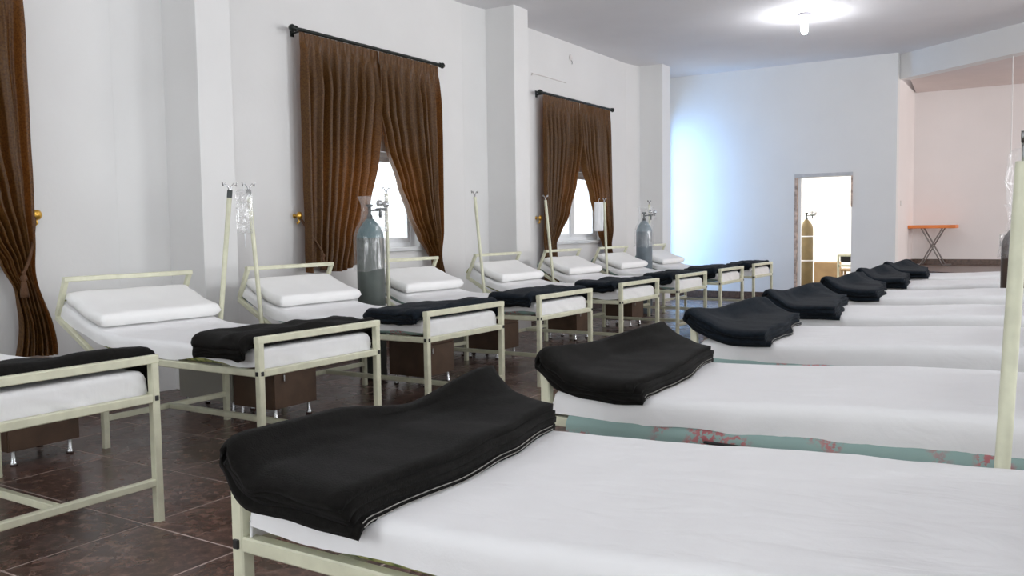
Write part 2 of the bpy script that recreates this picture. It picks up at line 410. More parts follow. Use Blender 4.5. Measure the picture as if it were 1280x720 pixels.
# windows of the left wall: PVC frame, mullion, sashes, panes, sill
def window(idx, y0, y1, z0, z1, x, depth=-1, mull=True, label=None):
    r = sroot('window_%d' % idx, (x, (y0+y1)/2, z0), label, 'window'); W = (y1-y0)/2; H = z1-z0; f = .055
    xa, xb = sorted((depth*.14, depth*.08))
    fm = MB(); fm.box(xa, xb, -W, -W+f, 0, H, .004); fm.box(xa, xb, W-f, W, 0, H, .004); fm.box(xa, xb, -W+f, W-f, 0, f, .004); fm.box(xa, xb, -W+f, W-f, H-f, H, .004)
    fm.build('window_frame', M_pvc, r)
    if mull: MB().box(xa+.004, xb-.004, -.04, .04, f, H-f, .004).build('mullion', M_pvc, r)
    for s in (-1, 1):
        a, b = ((-W+f, -.04) if s < 0 else (.04, W-f)) if mull else (-W+f, W-f)
        if not mull and s > 0: break
        sm = MB(); g = .045; c, d = xa+.012, xb-.012
        sm.box(c, d, a, a+g, f, H-f, .003); sm.box(c, d, b-g, b, f, H-f, .003); sm.box(c, d, a+g, b-g, f, f+g, .003); sm.box(c, d, a+g, b-g, H-f-g, H-f, .003)
        so = sm.build('sash', M_pvc, r)
        MB().box((c+d)/2-.003, (c+d)/2+.003, a+g, b-g, f+g, H-f-g).build('pane', M_glass, so)
    sl = MB(); sl.box(min(depth*.14, -depth*.05), max(depth*.14, -depth*.05), -W-.06, W+.06, -.045, -.001, .006)
    sl.build('window_sill', M_sill, r)
    return r
for k, (a, b) in enumerate(WINS): window(k+1, a, b, WZ0, WZ1, XL)
window(4, DW[0], DW[1], .30, 3.05, XL, mull=False)
for k, (a, b, c, d) in enumerate(RW): window(5+k, a, b, c, d, XR, depth=1)

for k, (a, b, c, d) in enumerate(BWIN):
    r = window(9+k, a, b, c, d, 0, depth=1); r.location = ((a+b)/2, YB, c); r.rotation_euler = (0, 0, -PI/2)

# doorway: bare jambs and head, a stained left edge
dr = sroot('door_1', (0, YE, 0), 'open doorway with rough stained jambs in the end wall', 'doorway')
MB().box(DOOR[0]-.012, DOOR[0]+.032, -.012, .23, 0, DOOR[2]-.03, .004).build('jamb', M_jamb, dr)
MB().box(DOOR[0]+.034, DOOR[0]+.085, .03, .10, 0, DOOR[2]-.02, .004).build('door_frame', M_pvc, dr)
MB().box(DOOR[1]-.012, DOOR[1]+.016, -.012, .06, 1.55, DOOR[2]-.03, .004).build('jamb', M_jamb, dr)
MB().box(DOOR[0]-.014, DOOR[1]+.018, -.014, .2, DOOR[2]-.03, DOOR[2]+.03, .004).build('lintel', mat('grey_plaster', (.55, .55, .56), .8, var=.1), dr)

# ------------------------------------------------------------------ ceiling lamps (same fitting down the hall)
def lamp(y, label):
    t = thing('ceiling_lamp', label, 'lamp', (-2.83, y, ZC), 0, 'bare bulb ceiling lamps')
    MB().lathe([(0, -.005), (.075, -.004), (.085, 0), (.085, -.012), (.07, -.03), (.035, -.05), (.03, -.055), (0, -.055)][1:], 24).build('ceiling_rose', mat('rose_plastic', (.42, .41, .45), .5), t)
    MB().lathe([(.02, -.05), (.024, -.06), (.024, -.095), (.018, -.10), (.001, -.10)], 16).build('lamp_holder', M_pvc, t)
    b = MB()
    for a in range(3):
        an = a*2*PI/3; ox, oy = .026*math.cos(an), .026*math.sin(an)
        pts = [(ox-.012*math.sin(an), oy+.012*math.cos(an), -.10-.016*k) for k in range(9)]
        pts += [(ox, oy, -.247)]
        pts += [(ox+.012*math.sin(an), oy-.012*math.cos(an), -.10-.016*k) for k in range(8, -1, -1)]
        b.tube(pts, .013, 8)
    b.build('bulb', M_bulb, t)
    l = bpy.data.lights.new('bulb_light', 'POINT'); l.energy = 27; l.shadow_soft_size = .05; l.color = (.96, .97, 1)
    lo = bpy.data.objects.new('bulb_light', l); COL.objects.link(lo); lo.parent = t; lo.location = (0, 0, -.33)
lamp(11.52, 'lit bare bulb on a round rose on the ceiling near the end wall')
lamp(6.9, 'lit bare bulb on the ceiling over the middle of the aisle')
lamp(2.3, 'lit bare bulb on the ceiling over the near part of the aisle')

# ------------------------------------------------------------------ curtains
def pleat(u, n, ph, seed):
    a = math.sin(2*PI*n*u+ph+1.6*math.sin(4.3*u+seed)+.8*math.sin(11*u+2*seed))
    return a*(.75+.25*a)+.30*math.sin(2*PI*n*2.3*u+seed)
def curtain_panel(yo, yi, z0, z1, inner, ztie, kind, seed, label, group, flare=0):
    """outer edge yo, inner edge yi(top), inner: list of (z, fraction of full width kept)"""
    mb = MB(); X0 = -5.975; Wd = yi-yo; nu, nv = 88, 64; sg = 1 if Wd > 0 else -1
    def fn(u, v):
        zt = z1; fr = None
        zz = lerp(z1, z0(u), v)
        fr = interp(inner, zz) if False else interp([(-a, b) for a, b in inner], -zz)
        amp = .030+.054*sstep(.02, .22, v)
        amp *= lerp(.75, 1.0, fr)
        x = X0 + amp*pleat(u, 8.0, seed*1.7, seed)*.75 + .012*noise.noise((u*3, v*4, seed))
        hd = sstep(.03, .075, v)
        x = lerp(X0 + .012*pleat(u, 19, seed, seed), x, hd)
        g = 1-sstep(.0, .30, abs(zz-ztie)) if kind == 'tie' else 0
        x = lerp(x, X0-.015+.035*math.sin(PI*u), .55*g)
        bow = .02*math.sin(v*PI)*sg*0
        y = yo + flare*sstep(-1.1, -.45, -zz) + Wd*fr*u + bow + .010*noise.noise((u*5, v*6, seed+9))
        # edge roll of the free edge
        x += .02*sstep(.93, 1, u)*math.sin(v*9+seed)
        return (x, y, zz)
    mb.grid(fn, nu, nv)
    o = mb.build('curtain', M_curt)
    tag(o, label, 'curtain', group)
    return o, fn
def rod(y0, y1, z, label):
    yc = (y0+y1)/2; t = thing('curtain_rod', label, 'curtain rod', (-5.975, yc, z), 0, 'curtain rods'); h = (y1-y0)/2
    b = MB(); k = 26
    pts = [(0, -h+2*h*i/k, 0) for i in range(k+1)]; b.tube(pts, .016, 12, radii=[.016+.003*(i % 2) for i in range(k+1)])
    b.build('pole', M_rod, t)
    for s in (-1, 1):
        f = MB(); prof = [(.012, 0), (.026, .005), (.028, .02), (.016, .03), (.03, .045), (.034, .06), (.024, .08), (.002, .088)]
        vs = MB().lathe(prof, 14)
        f.add([(x, s*(h+zz), y) for x, y, zz in vs.v], vs.f, True); f.build('finial', M_rod, t)
        br = MB(); br.box(-.12, -.108, s*(h-.05)-.02, s*(h-.05)+.02, -.05, .04, .003)
        br.bar((-.11, s*(h-.05), -.02), (0, s*(h-.05), -.012), .016); br.build('bracket', M_rod, t)
def hold(y, z, label, g='brass curtain holdbacks'):
    t = thing('curtain_holdback', label, 'curtain hook', (XL, y, z), 0, g)
    m = MB(); pr = [(.022, 0), (.022, .006), (.009, .012), (.008, .05), (.02, .058), (.036, .065), (.036, .072), (.022, .085), (.001, .088)]
    v = MB().lathe(pr, 18); m.add([(zz, x, y_) for x, y_, zz in v.v], v.f, True); m.build('knob', M_brass, t)
    m = MB(); m.tube([(.05, .0, -.03), (.062, .004, -.06), (.05, -.01, -.075), (.035, 0, -.06)], .008, 8); m.build('hook', M_brass, t)
ROD = [(1.22, 3.30, 3.12), (5.80, 7.96, 3.12), (10.25, 12.38, 3.10)]
BAY = ['in the bay before the first pillar', 'in the bay between the two pillars', 'in the bay nearest the doorway wall']
ROP = ['near the bay before the first pillar', 'above the window behind the gas cylinder', 'above the window nearest the doorway wall']
for k, (a, b, z) in enumerate(ROD):
    rod(a, b, z, 'dark bronze curtain rod ' + ROP[k])
    mid = (a+b)/2+.02
    # panel on the near side of the window: wide swag, tied low at its outer edge
    if k == 1:
        inn = [(3.1, 1.04), (2.6, 1.02), (2.45, .99), (2.0, .93), (1.57, .83), (1.17, .70), (.93, .62), (.8, .60)]
        zl = lambda u: .87+.26*(u-.62)**2*1.6-.10*(1-sstep(0, .22, u))*1.5
    else:
        inn = [(3.1, 1.04), (2.5, 1.0), (2.3, .95), (1.9, .82), (1.5, .62), (1.2, .42), (1.05, .30), (.85, .26), (.3, .30)]
        zl = lambda u: .45+.0*u
    o, fn = curtain_panel(a+.03, mid, zl, z-.02, inn, 1.1, 'swag' if k == 1 else 'tie', 3+k, 'brown curtain panel tied away from the doorway wall, ' + BAY[k], 'brown damask curtains')
    # panel on the far side
    inn = [(3.1, 1.0), (2.5, .99), (2.16, .90), (1.75, .72), (1.42, .56), (1.16, .38), (1.02, .25), (.92, .17), (.84, .17), (.3, .24)]
    if k == 0: inn = [(3.1, 1.0), (2.5, .98), (1.9, .80), (1.5, .56), (1.25, .36), (1.08, .22), (.9, .16), (.75, .18), (.3, .28)]
    zl2 = (lambda u: .42) if k == 0 else (lambda u: .60)
    o2, fn2 = curtain_panel(b-.03, mid, zl2, z-.02, inn, .95, 'tie', 7+k, 'brown curtain panel tied towards the doorway wall, ' + BAY[k], 'brown damask curtains', (.12, .06, .09)[k])
    yk = a-.0
    hold(a+.02 if k else a, 1.41, 'brass holdback knob beside the curtains ' + BAY[k])
    if k == 0: hold(b+.05, 1.40, 'brass holdback knob beside the plain wall and first pillar')
    # tie cords with tassel
    def tie(yout, yin, zo, zi, lab, tz):
        t = thing('curtain_tie', lab, 'tie cord', (-5.975, yin, zi), 0, 'curtain tie cords')
        m = MB(); pts = []
        for i in range(15):
            q = i/14; pts.append((lerp(-.05, .066, math.sin(q*PI*.55)), lerp(yout-yin, 0, q), lerp(zo-zi, 0, q)-.03*math.sin(q*PI)))
        m.tube(pts, .011, 8); m.build('cord', M_cord, t)
        m = MB(); m.lathe([(.004, .0), (.02, -.015), (.024, -.035), (.014, -.05), (.016, -.055), (.026, -.12), (.03, -.16), (.001, -.162)], 14, .07, 0)
        m.build('tassel', M_cord, t)
    if k == 0: tie(b+.03, b-.13, 1.38, 1.0, 'brown cord and tassel tying the curtain beside the first pillar', 0)
    if k == 1: tie(a+.03, a+.18, 1.38, 1.06, 'brown cord tying the orange-glowing curtain behind the gas cylinder', 0)

# ------------------------------------------------------------------ beds
BW, RZ, FZ = .44, .545, .715       # half width, rail height, footboard height
FLAT = False                        # raised head section (window row) or lowered one
def mprof(x):                       # underside of the mattress along the bed
    if FLAT: return .565
    return .565 if x < 1.12 else .565+.434*(x-1.12)**2*1.02
def mtan(x):
    s = 0 if x < 1.12 or FLAT else .885*(x-1.12)
    v = Vector((1, 0, s)).normalized(); return v
def mpoint(x, h):
    if FLAT: return x, .565+h*(1+.48*sstep(.25, 1.5, x))
    t = mtan(x); return x-t.z*h, mprof(x)+t.x*h
MT = .092
def fold(s, r):
    if s <= 0: return 0, 0
    if s < r*PI/2:
        a = s/r; return r*math.sin(a), r*(1-math.cos(a))
    return r, r+s-r*PI/2
def mattress_mesh(m, x0=.055, x1=1.83, hw=.422, th=MT, zoff=0, bulge=0):
    mb = MB(); nx = 46; ring = []
    r = .03; prof = []
    for cx, cy, a0 in ((hw-r, r, -PI/2), (hw-r, th-r, 0), (-hw+r, th-r, PI/2), (-hw+r, r, PI)):
        for k in range(5):
            an = a0+k*PI/8; prof.append((cx+r*math.cos(an), cy+r*math.sin(an)))
    n = len(prof); vs = []
    for i in range(nx+1):
        q = i/nx; x = lerp(x0, x1, q); e = min(1, min(q, 1-q)*nx/1.0)
        sc = 1 if 0 < i < nx else .985
        for y, h in prof:
            hh = (h-th/2)*(1 if 0 < i < nx else .82)+th/2
            xx, zz = mpoint(x, hh)
            vs.append((xx, y*sc+.004*noise.noise((x*4, h*9, y)), zz+zoff))
    fs = [(i*n+j, i*n+(j+1) % n, (i+1)*n+(j+1) % n, (i+1)*n+j) for i in range(nx) for j in range(n)]
    mb.add(vs, fs, True); mb.add(vs[:n], [tuple(range(n))]); mb.add(vs[-n:], [tuple(range(n))])
    return mb.mesh('mattress', m)
def sheet_mesh(seed, d_near, d_far, d_foot, zoff=0, rough=1.0, x1=1.80, hw=.432, th=MT+.006):
    """fitted white sheet: top cloth with overhang on sides and foot"""
    mb = MB(); x0 = .032; r = .032; nx, ny = 92, 56
    us = []; L = x1-x0
    def fn(u, v):
        U = lerp(x0+r-d_foot, x1, u)
        V = lerp(-(hw-r)-d_near, (hw-r)+d_far, v)
        du = max(0, x0+r-U); dv = max(0, abs(V)-(hw-r)); sg = 1 if V > 0 else -1
        # ragged hem
        hem = 1+.28*rough*noise.noise((U*3.1, sg*3.0, seed)) if dv > 0 else 1
        ox, dx = fold(du, r); oy, dy = fold(dv*hem, r)
        drop = max(dx, dy)
        x = max(U, x0+r)-ox; y = sg*min(abs(V), hw-r)+sg*oy
        if dx > 0 and dy > 0:
            k = min(dx, dy)/(max(dx, dy)+1e-6); x += .012*k; y -= sg*.012*k
        h = th-drop
        h += rough*(.0045*noise.noise((U*2.2+seed, V*1.6, 1.3))+.0022*noise.noise((U*9, V*5, seed))+.002*noise.noise((U*3, V*22, seed+4)))
        side = min(1, drop/.06)
        wr = noise.noise((U*11+drop*14, sg*5, seed+2))*.006+noise.noise((U*30-drop*25, sg*2, seed))*.003
        if dy > 0: y += sg*side*wr*rough
        if dx > 0: x -= side*rough*abs(noise.noise((V*11+drop*26, 3, seed))*.018)
        xx, zz = mpoint(x, h)
        return (xx, y, zz+zoff)
    mb.grid(fn, nx, ny)
    return mb.mesh('sheet', M_sheet)
def pillow_mesh(seed):
    mb = MB(); x0, x1, hw = (1.62, 1.94, .41) if FLAT else (1.385, 1.80, .432); nu, nv = 40, 60
    def top(side):
        def fn(u, v):
            a, b = 2*u-1, 2*v-1
            e = (1-abs(a)**12)*(1-abs(b)**22); e = max(0, e)**.36
            x = lerp(x0, x1, u); y = hw*b
            x += .008*noise.noise((b*3, seed, 1)); y += .01*noise.noise((a*3, seed, 5))
            tk = lerp(.092, .076, u)
            mid = tk*.5
            h = MT+.014+mid + side*mid*e*(1+.06*noise.noise((a*1.5, b*2.2, seed))) 
            xx, zz = mpoint(x, h); return (xx, y, zz)
        return fn
    mb.grid(top(1), nu, nv); mb.grid(top(-1), nu, nv)
    me = mb.mesh('pillow', M_pillow)
    bm = bmesh.new(); bm.from_mesh(me); bmesh.ops.remove_doubles(bm, verts=bm.verts[:], dist=.0004)
    bmesh.ops.recalc_face_normals(bm, faces=bm.faces[:]); bm.to_mesh(me); bm.free()
    return me
T = .036
HX, HZ, HA, HL = 1.42, .545, math.radians(30), .42
hex_, hez = HX+HL*math.cos(HA), HZ+HL*math.sin(HA)
htx, htz = hex_-.27*math.sin(HA)*.78, hez+.27*math.cos(HA)
def frame_meshes():
    D = {}
    D['leg_foot'] = MB().bar((0, 0, 0), (0, 0, FZ-T/2), T, T, (1, 0, 0)).mesh('leg', M_frame)
    D['leg_head'] = MB().bar((0, 0, 0), (0, 0, RZ-T/2), T, T, (1, 0, 0)).mesh('leg', M_frame)
    D['foot_bar'] = MB().bar((0, -BW-T/2, FZ-.001), (0, BW+T/2, FZ-.001), T, T).mesh('foot_bar', M_frame)
    D['foot_rail'] = MB().bar((0, -BW+T/2, RZ), (0, BW-T/2, RZ), T*.95, T).mesh('foot_rail', M_frame)
    D['side_rail'] = MB().bar((T/2, 0, RZ), (HX+.03, 0, RZ), T*.95, T).mesh('side_rail', M_frame)
    D['cross_bar'] = MB().bar((0, -BW+T/2, .175), (0, BW-T/2, .175), T*.9, T*.9).mesh('cross_bar', M_frame)
    D['stretcher'] = MB().bar((T/2, 0, .176), (1.34-T/2, 0, .176), T*.9, T*.9).mesh('stretcher', M_frame)
    hs = MB()
    for y in (-BW, BW): hs.bar((HX, y, HZ+.004), (hex_, y, hez), T*.9, T*.9)
    hs.bar((hex_, -BW, hez), (hex_, BW, hez), T*.9, T*.9); hs.bar((HX+.02, -BW, HZ), (HX+.02, BW, HZ), T*.8, T*.8)
    D['head_section'] = hs.mesh('head_section', M_frame)
    hb = MB()
    for y in (-BW, BW): hb.bar((hex_-.005, y, hez+.012), (htx, y, htz), T*.85, T*.85)
    hb.bar((htx, -BW-T*.42, htz), (htx, BW+T*.42, htz), T*.85, T*.85)
    D['headboard'] = hb.mesh('headboard', M_frame)
    hs = MB()
    for y in (-BW, BW): hs.bar((HX, y, HZ), (1.92, y, HZ), T*.9, T*.9)
    hs.bar((1.92, -BW, HZ), (1.92, BW, HZ), T*.9, T*.9); hs.bar((HX+.02, -BW, HZ), (HX+.02, BW, HZ), T*.8, T*.8)
    D['head_section_flat'] = hs.mesh('head_section', M_frame)
    hb = MB()
    for y in (-BW, BW): hb.bar((1.945, y, HZ), (1.945, y, HZ+.27), T*.85, T*.85)
    hb.bar((1.945, -BW-T*.42, HZ+.27), (1.945, BW+T*.42, HZ+.27), T*.85, T*.85)
    D['headboard_flat'] = hb.mesh('headboard', M_frame)
    D['slat'] = MB().bar((0, -BW+.02, RZ+.006), (0, BW-.02, RZ+.006), .05, .02).mesh('slat', M_frame)
    p = MB(); p.box(-.008, .008, -.004, .004, -.011, .011, .002); D['end_plug'] = p.mesh('end_plug', M_plug)
    D['top_plug'] = MB().box(-T*.36, T*.36, -T*.36, T*.36, 0, .006, .002).mesh('end_plug', M_plug)
    return D
FM = frame_meshes()
MATT_G = mattress_mesh(M_green); MATT_T = mattress_mesh(M_teal)
SHEETS = [sheet_mesh(11.3, .085, .085, .125), sheet_mesh(4.7, .095, .105, .13), sheet_mesh(23.1, .09, .09, .125)]
PILLOWS = [pillow_mesh(s) for s in (1.2, 5.5)]
FLAT = True
MATT_GF = mattress_mesh(M_green, x1=1.93, hw=.440); MATT_TF = mattress_mesh(M_teal, x1=1.93, hw=.440)
SHEETS_F = [sheet_mesh(7.9, .13, .11, .125, x1=1.92, hw=.460, rough=.7), sheet_mesh(14.2, .098, .09, .13, x1=1.92, hw=.449), sheet_mesh(31.5, .112, .11, .125, x1=1.92, hw=.460, rough=.7)]
PILLOWS_F = [pillow_mesh(s) for s in (2.2, 6.5)]
def valance_mesh():
    mb = MB()
    for s in (-1, 1):
        def fn(u, v, s=s):
            x = lerp(.10, 1.9, u); top = .612+.045*sstep(.25, 1.5, x)
            z = lerp(top, .492+.012*noise.noise((x*2.5, s, 3)), v)
            y = s*(.446+.034*sstep(.22, .55, v)-.006*sstep(.85, 1, v)+.004*noise.noise((x*7, v*3, s*4)))
            if v == 0: y = s*.425
            return (x, y, z)
        mb.grid(fn, 60, 10)
    return mb.mesh('mattress_skirt', M_teal)
SKIRT = valance_mesh()
def gap_shade_mesh():  # black tube painting the shaded gap between sheet hem and mattress
    mb = MB()
    mb.tube([(x, -.4815, .543-.004*math.sin((x-.5)*2.1)) for x in [lerp(.62, 1.9, i/30) for i in range(31)]], .0055, 6)
    return mb.mesh('piping', M_plug)
GAP_SHADE = gap_shade_mesh()
FLAT = False
def ordinal(n): return ['first', 'second', 'third', 'fourth', 'fifth', 'sixth', 'seventh', 'eighth'][n-1]
def bed(loc, rz, label, group, mat_me, sheet_me, poles=(), flat=False, skirt=False):
    t = thing('hospital_bed', label, 'bed', loc, rz, group)
    for y in (-BW, BW):
        lg = put('leg', FM['leg_foot'], t, (0, y, 0)); pl = put('end_plug', FM['end_plug'], lg, (0, (1 if y > 0 else -1)*(T/2+.002), RZ))
        put('leg', FM['leg_head'], t, (1.34, y, 0))
        put('side_rail', FM['side_rail'], t, (0, y, 0))
    for y in (-.22, .22): put('end_plug', FM['end_plug'], t, (-T/2-.001, BW*(1 if y > 0 else -1), RZ)).rotation_euler = (0, 0, PI/2)
    put('foot_bar', FM['foot_bar'], t); put('foot_rail', FM['foot_rail'], t)
    put('cross_bar', FM['cross_bar'], t); put('cross_bar', FM['cross_bar'], t, (1.34, 0, 0)); put('stretcher', FM['stretcher'], t)
    q = '_flat' if flat else ''
    put('head_section', FM['head_section'+q], t); put('headboard', FM['headboard'+q], t)
    for x in (.3, .65, 1.0, 1.3): put('slat', FM['slat'], t, (x, 0, 0))
    m = put('mattress', mat_me, t); put('sheet', sheet_me, m)
    if skirt:
        put('mattress_skirt', SKIRT, m)['label'] = 'teal floral edge below the sheet'; put('piping', GAP_SHADE, m)
    for (x, side, ztop, lean, lx, cap) in poles:
        y0 = side*(BW+.034); y1 = y0+lean
        b = MB(); b.tube([(x, y0, RZ-.04), (x+lx, y1, ztop)], .0165, 12)
        pl = b.build('drip_pole', M_frame, t)
        d = (Vector((x+lx, y1, ztop))-Vector((x, y0, RZ-.04))).normalized(); e = Vector((x+lx, y1, ztop))
        if cap: MB().tube([e-d*.04, e+d*.012], .0172, 12).build('pole_cap', M_gauge, pl)
        hk = MB()
        for s in (-1, 1):
            hk.tube([e, e+Vector((.0, .012*s, .03)), e+Vector((0, .035*s, .055)), e+Vector((0, .055*s, .04)), e+Vector((0, .06*s, .062))], .0048, 6)
        hk.build('hook', M_chrome, pl)
        b = MB(); b.box(x-.02, x+.02, min(side*(BW+.015), y0), max(side*(BW+.015), y0), RZ-.03, RZ+.01, .003); b.build('pole_socket', M_frame, pl)
    return t
LEFT = [(-3.31, 1.42), (-3.39, 2.96), (-3.45, 4.40), (-3.48, 5.88), (-3.53, 7.50), (-3.56, 9.02), (-3.58, 10.50), (-3.62, 12.02)]
RIGHT = [(-1.57, 1.30), (-1.60, 2.75), (-1.62, 4.34), (-1.64, 5.82), (-1.64, 7.48), (-1.66, 9.06), (-1.66, 10.58)]
beds_l = []; beds_r = []
for k, (x, y) in enumerate(LEFT):
    nth = ordinal(8-k)
    po = []
    # in the rotated frame +y is the side towards the camera
    if k == 1: po = [(1.44, -1, 1.53, -.02, -.14, 1)]
    if k == 2: po = [(1.50, 1, 1.56, .0, .10, 1)]
    if k in (3,): po = [(1.52, 1, 1.58, 0, .0, 0)]
    if k >= 4: po = [(1.54, 1, 1.60, 0, .11 if k < 6 else .04 if k == 6 else .01, 0)]
    b = bed((x, y+.45, 0), PI, 'cream metal hospital bed along the curtained windows, %s from the doorway wall' % nth, 'beds along the curtained windows', MATT_G if k in (0, 1, 4) else MATT_T, SHEETS[k % 3], po)
    beds_l.append(b)
    p = put('pillow', PILLOWS[k % 2]); p.location = (x, y+.45, 0); p.rotation_euler = (0, 0, PI)
    tag(p, 'flat white pillow on the window-row bed, %s from the doorway wall' % nth, 'pillow', 'white pillows')
TEAL_LOW = None
for k, (x, y) in enumerate(RIGHT):
    nth = ordinal(7-k)
    po = [(1.463, 1, 1.385, .0, .034, 0)] if k == 0 else []
    b = bed((x, y+.45, 0), 0, 'cream metal hospital bed across the aisle from the windows, %s from the doorway wall' % nth, 'beds across the aisle', MATT_GF if k == 0 else MATT_TF, SHEETS_F[(k+1) % 3], po, True, k > 0)
    beds_r.append(b)
    p = put('pillow', PILLOWS_F[k % 2]); p.location = (x, y+.45, 0)
    tag(p, 'flat white pillow on the bed across the aisle, %s from the doorway wall' % nth, 'pillow', 'white pillows')

# ------------------------------------------------------------------ folded wool blankets
def path_at(ctrl, t):
    n = len(ctrl)-1; q = t*n; i = min(int(q), n-1); f = q-i
    p0, p1, p2, p3 = ctrl[max(i-1, 0)], ctrl[i], ctrl[i+1], ctrl[min(i+2, n)]
    def cr(a, b, c, d): return .5*((2*b)+(-a+c)*f+(2*a-5*b+4*c-d)*f*f+(-a+3*b-3*c+d)*f**3)
    return Vector((cr(p0[0], p1[0], p2[0], p3[0]), cr(p0[1], p1[1], p2[1], p3[1])))
def blanket(loc, rz, stations, y0, y1, th, seed, m, label, group, over=(0, 0), edge=.44, rows=56, bumps=.006, stitch=True):
    """stations: list of (b, ctrl path) from the head-side edge to the rolled edge; y0..y1 cloth extent; over = drape radius start"""
    def base(t, b):
        for (b0, c0), (b1, c1) in zip(stations, stations[1:]):
            if b <= b1 or b1 == stations[-1][0]:
                f = sstep(b0, b1, b); return path_at(c0, t).lerp(path_at(c1, t), f)
    def mp(t, h, b):
        tt = min(max(t, 0), 1); e = .02
        p = base(tt, b); a = base(max(tt-e, 0), b); c = base(min(tt+e, 1), b); d = (c-a).normalized()
        if t > 1: p = p + d*(t-1)*.5
        if t < 0: p = p + d*t*.5
        nrm = Vector((d.y, -d.x))
        if nrm.y < 0 and abs(d.x) > abs(d.y): nrm = -nrm
        # path runs from head side towards the foot: left normal is "up"
        nrm = Vector((d.y, -d.x))
        bp = bumps*(noise.noise((t*2.3+seed, b*4.1, seed))+.5*noise.noise((t*6, b*9, seed+3)))
        p = p + nrm*(h + bp*(.4+h/th))
        V = lerp(y0, y1, b)+.012*noise.noise((t*2.5, b*2, seed+7)); sg = 1 if V > 0 else -1
        oy, dy = fold(max(0, abs(V)-edge), .045)
        y = sg*min(abs(V), edge)+sg*oy*(1+h/.07*.6)
        return Vector((p.x, y, p.y-dy))
    mb = MB(); lt = th/4
    def strip(hlo, hhi, e0, e1, tend):
        # U-shaped strip centreline in (t,h), half thickness
        hw_ = lt*.45; pts = []
        N_ = 18
        for i in range(N_+1): pts.append((lerp(e0, tend, i/N_), hlo, 0, 1))
        cyc = (hlo+hhi)/2; rr = (hhi-hlo)/2
        for i in range(1, 8):
            an = -PI/2+PI*i/8; pts.append((tend+rr*math.cos(an)/.5, cyc+rr*math.sin(an), math.cos(an), -math.sin(an)))
        for i in range(N_+1): pts.append((lerp(tend, e1, i/N_), hhi, 0, -1))
        return pts, hw_
    for (lo, hi, e0, e1, te) in ((.5, 3.5, .0, .05, .955), (1.5, 2.5, .025, .03, .90)):
        pts, hw_ = strip(lo*lt, hi*lt, e0, e1, te); n = len(pts); vs = []; fs = []
        for j in range(rows+1):
            b = j/rows
            for sd in (1, -1):
                for i, (t, h, cx, nn) in enumerate(pts):
                    ends = (.035*noise.noise((b*2.2, lo, seed))+.02*noise.noise((b*7, hi, seed))) if t < .35 else 0
                    k = max(0, 1-t/.35)
                    bb_ = b
                    if j in (0, rows): bb_ = b+(.012*noise.noise((t*5, h*90, seed))+.006*math.sin(h*200+seed))
                    # inner side of the U is towards its middle
                    tt = t+ends*k - sd*cx*hw_/.5*-1*0
                    off = -sd*hw_*nn
                    tc = tt + (sd*cx*hw_/.5)
                    vs.append(mp(tc, h+off, bb_))
        R_ = 2*n
        for j in range(rows):
            for i in range(n-1):
                fs.append((j*R_+i, j*R_+i+1, (j+1)*R_+i+1, (j+1)*R_+i))
                fs.append((j*R_+n+i, (j+1)*R_+n+i, (j+1)*R_+n+i+1, j*R_+n+i+1))
            for i in (0, n-1):
                fs.append((j*R_+i, (j+1)*R_+i, (j+1)*R_+n+i, j*R_+n+i))
        for j in (0, rows):
            for i in range(n-1): fs.append((j*R_+i, j*R_+n+i, j*R_+n+i+1, j*R_+i+1))
        mb.add(vs, fs, True)
    o = mb.build('blanket', m); o.location = loc; o.rotation_euler = (0, 0, rz)
    tag(o, label, 'blanket', group)
    if stitch:
        st = MB()
        for (hh, eo, s0, s1) in ((.5, -.006, .02, .97), (.75, .004, .02, .97)):
            pts = []
            for i in range(61):
                b = lerp(s0, s1, i/60); ends = .035*noise.noise((b*2.2, .5, seed))+.02*noise.noise((b*7, 3.5, seed))
                pts.append(mp(ends-.012-(0 if hh < .6 else -.004), hh*lt+(.0 if hh < .6 else lt*.25), b))
            st.tube(pts, .0013, 5)
        st.build('stitched_edge', M_thread, o)
        o.children[0]['label'] = 'pale stitching along the blanket edge'
    return o
MZ = .565+MT+.008
near = [(.40, MZ-.006), (.22, MZ-.004), (.10, MZ+.006), (.025, MZ+.045), (-.02, MZ+.095)]
mid_ = [(.385, MZ), (.22, MZ), (.10, MZ+.004), (.025, MZ+.035), (.0, MZ+.065)]
far_ = [(.335, MZ), (.25, MZ+.010), (.172, MZ+.038), (.108, MZ+.078), (.060, MZ+.122)]
def right_st(k, a=1.0, pk=1.0, rnd=None):
    f2 = [(x, MZ+(z-MZ)*pk) for x, z in far_]
    m2 = [(x, MZ+(z-MZ)*a) for x, z in mid_]
    return f2, m2
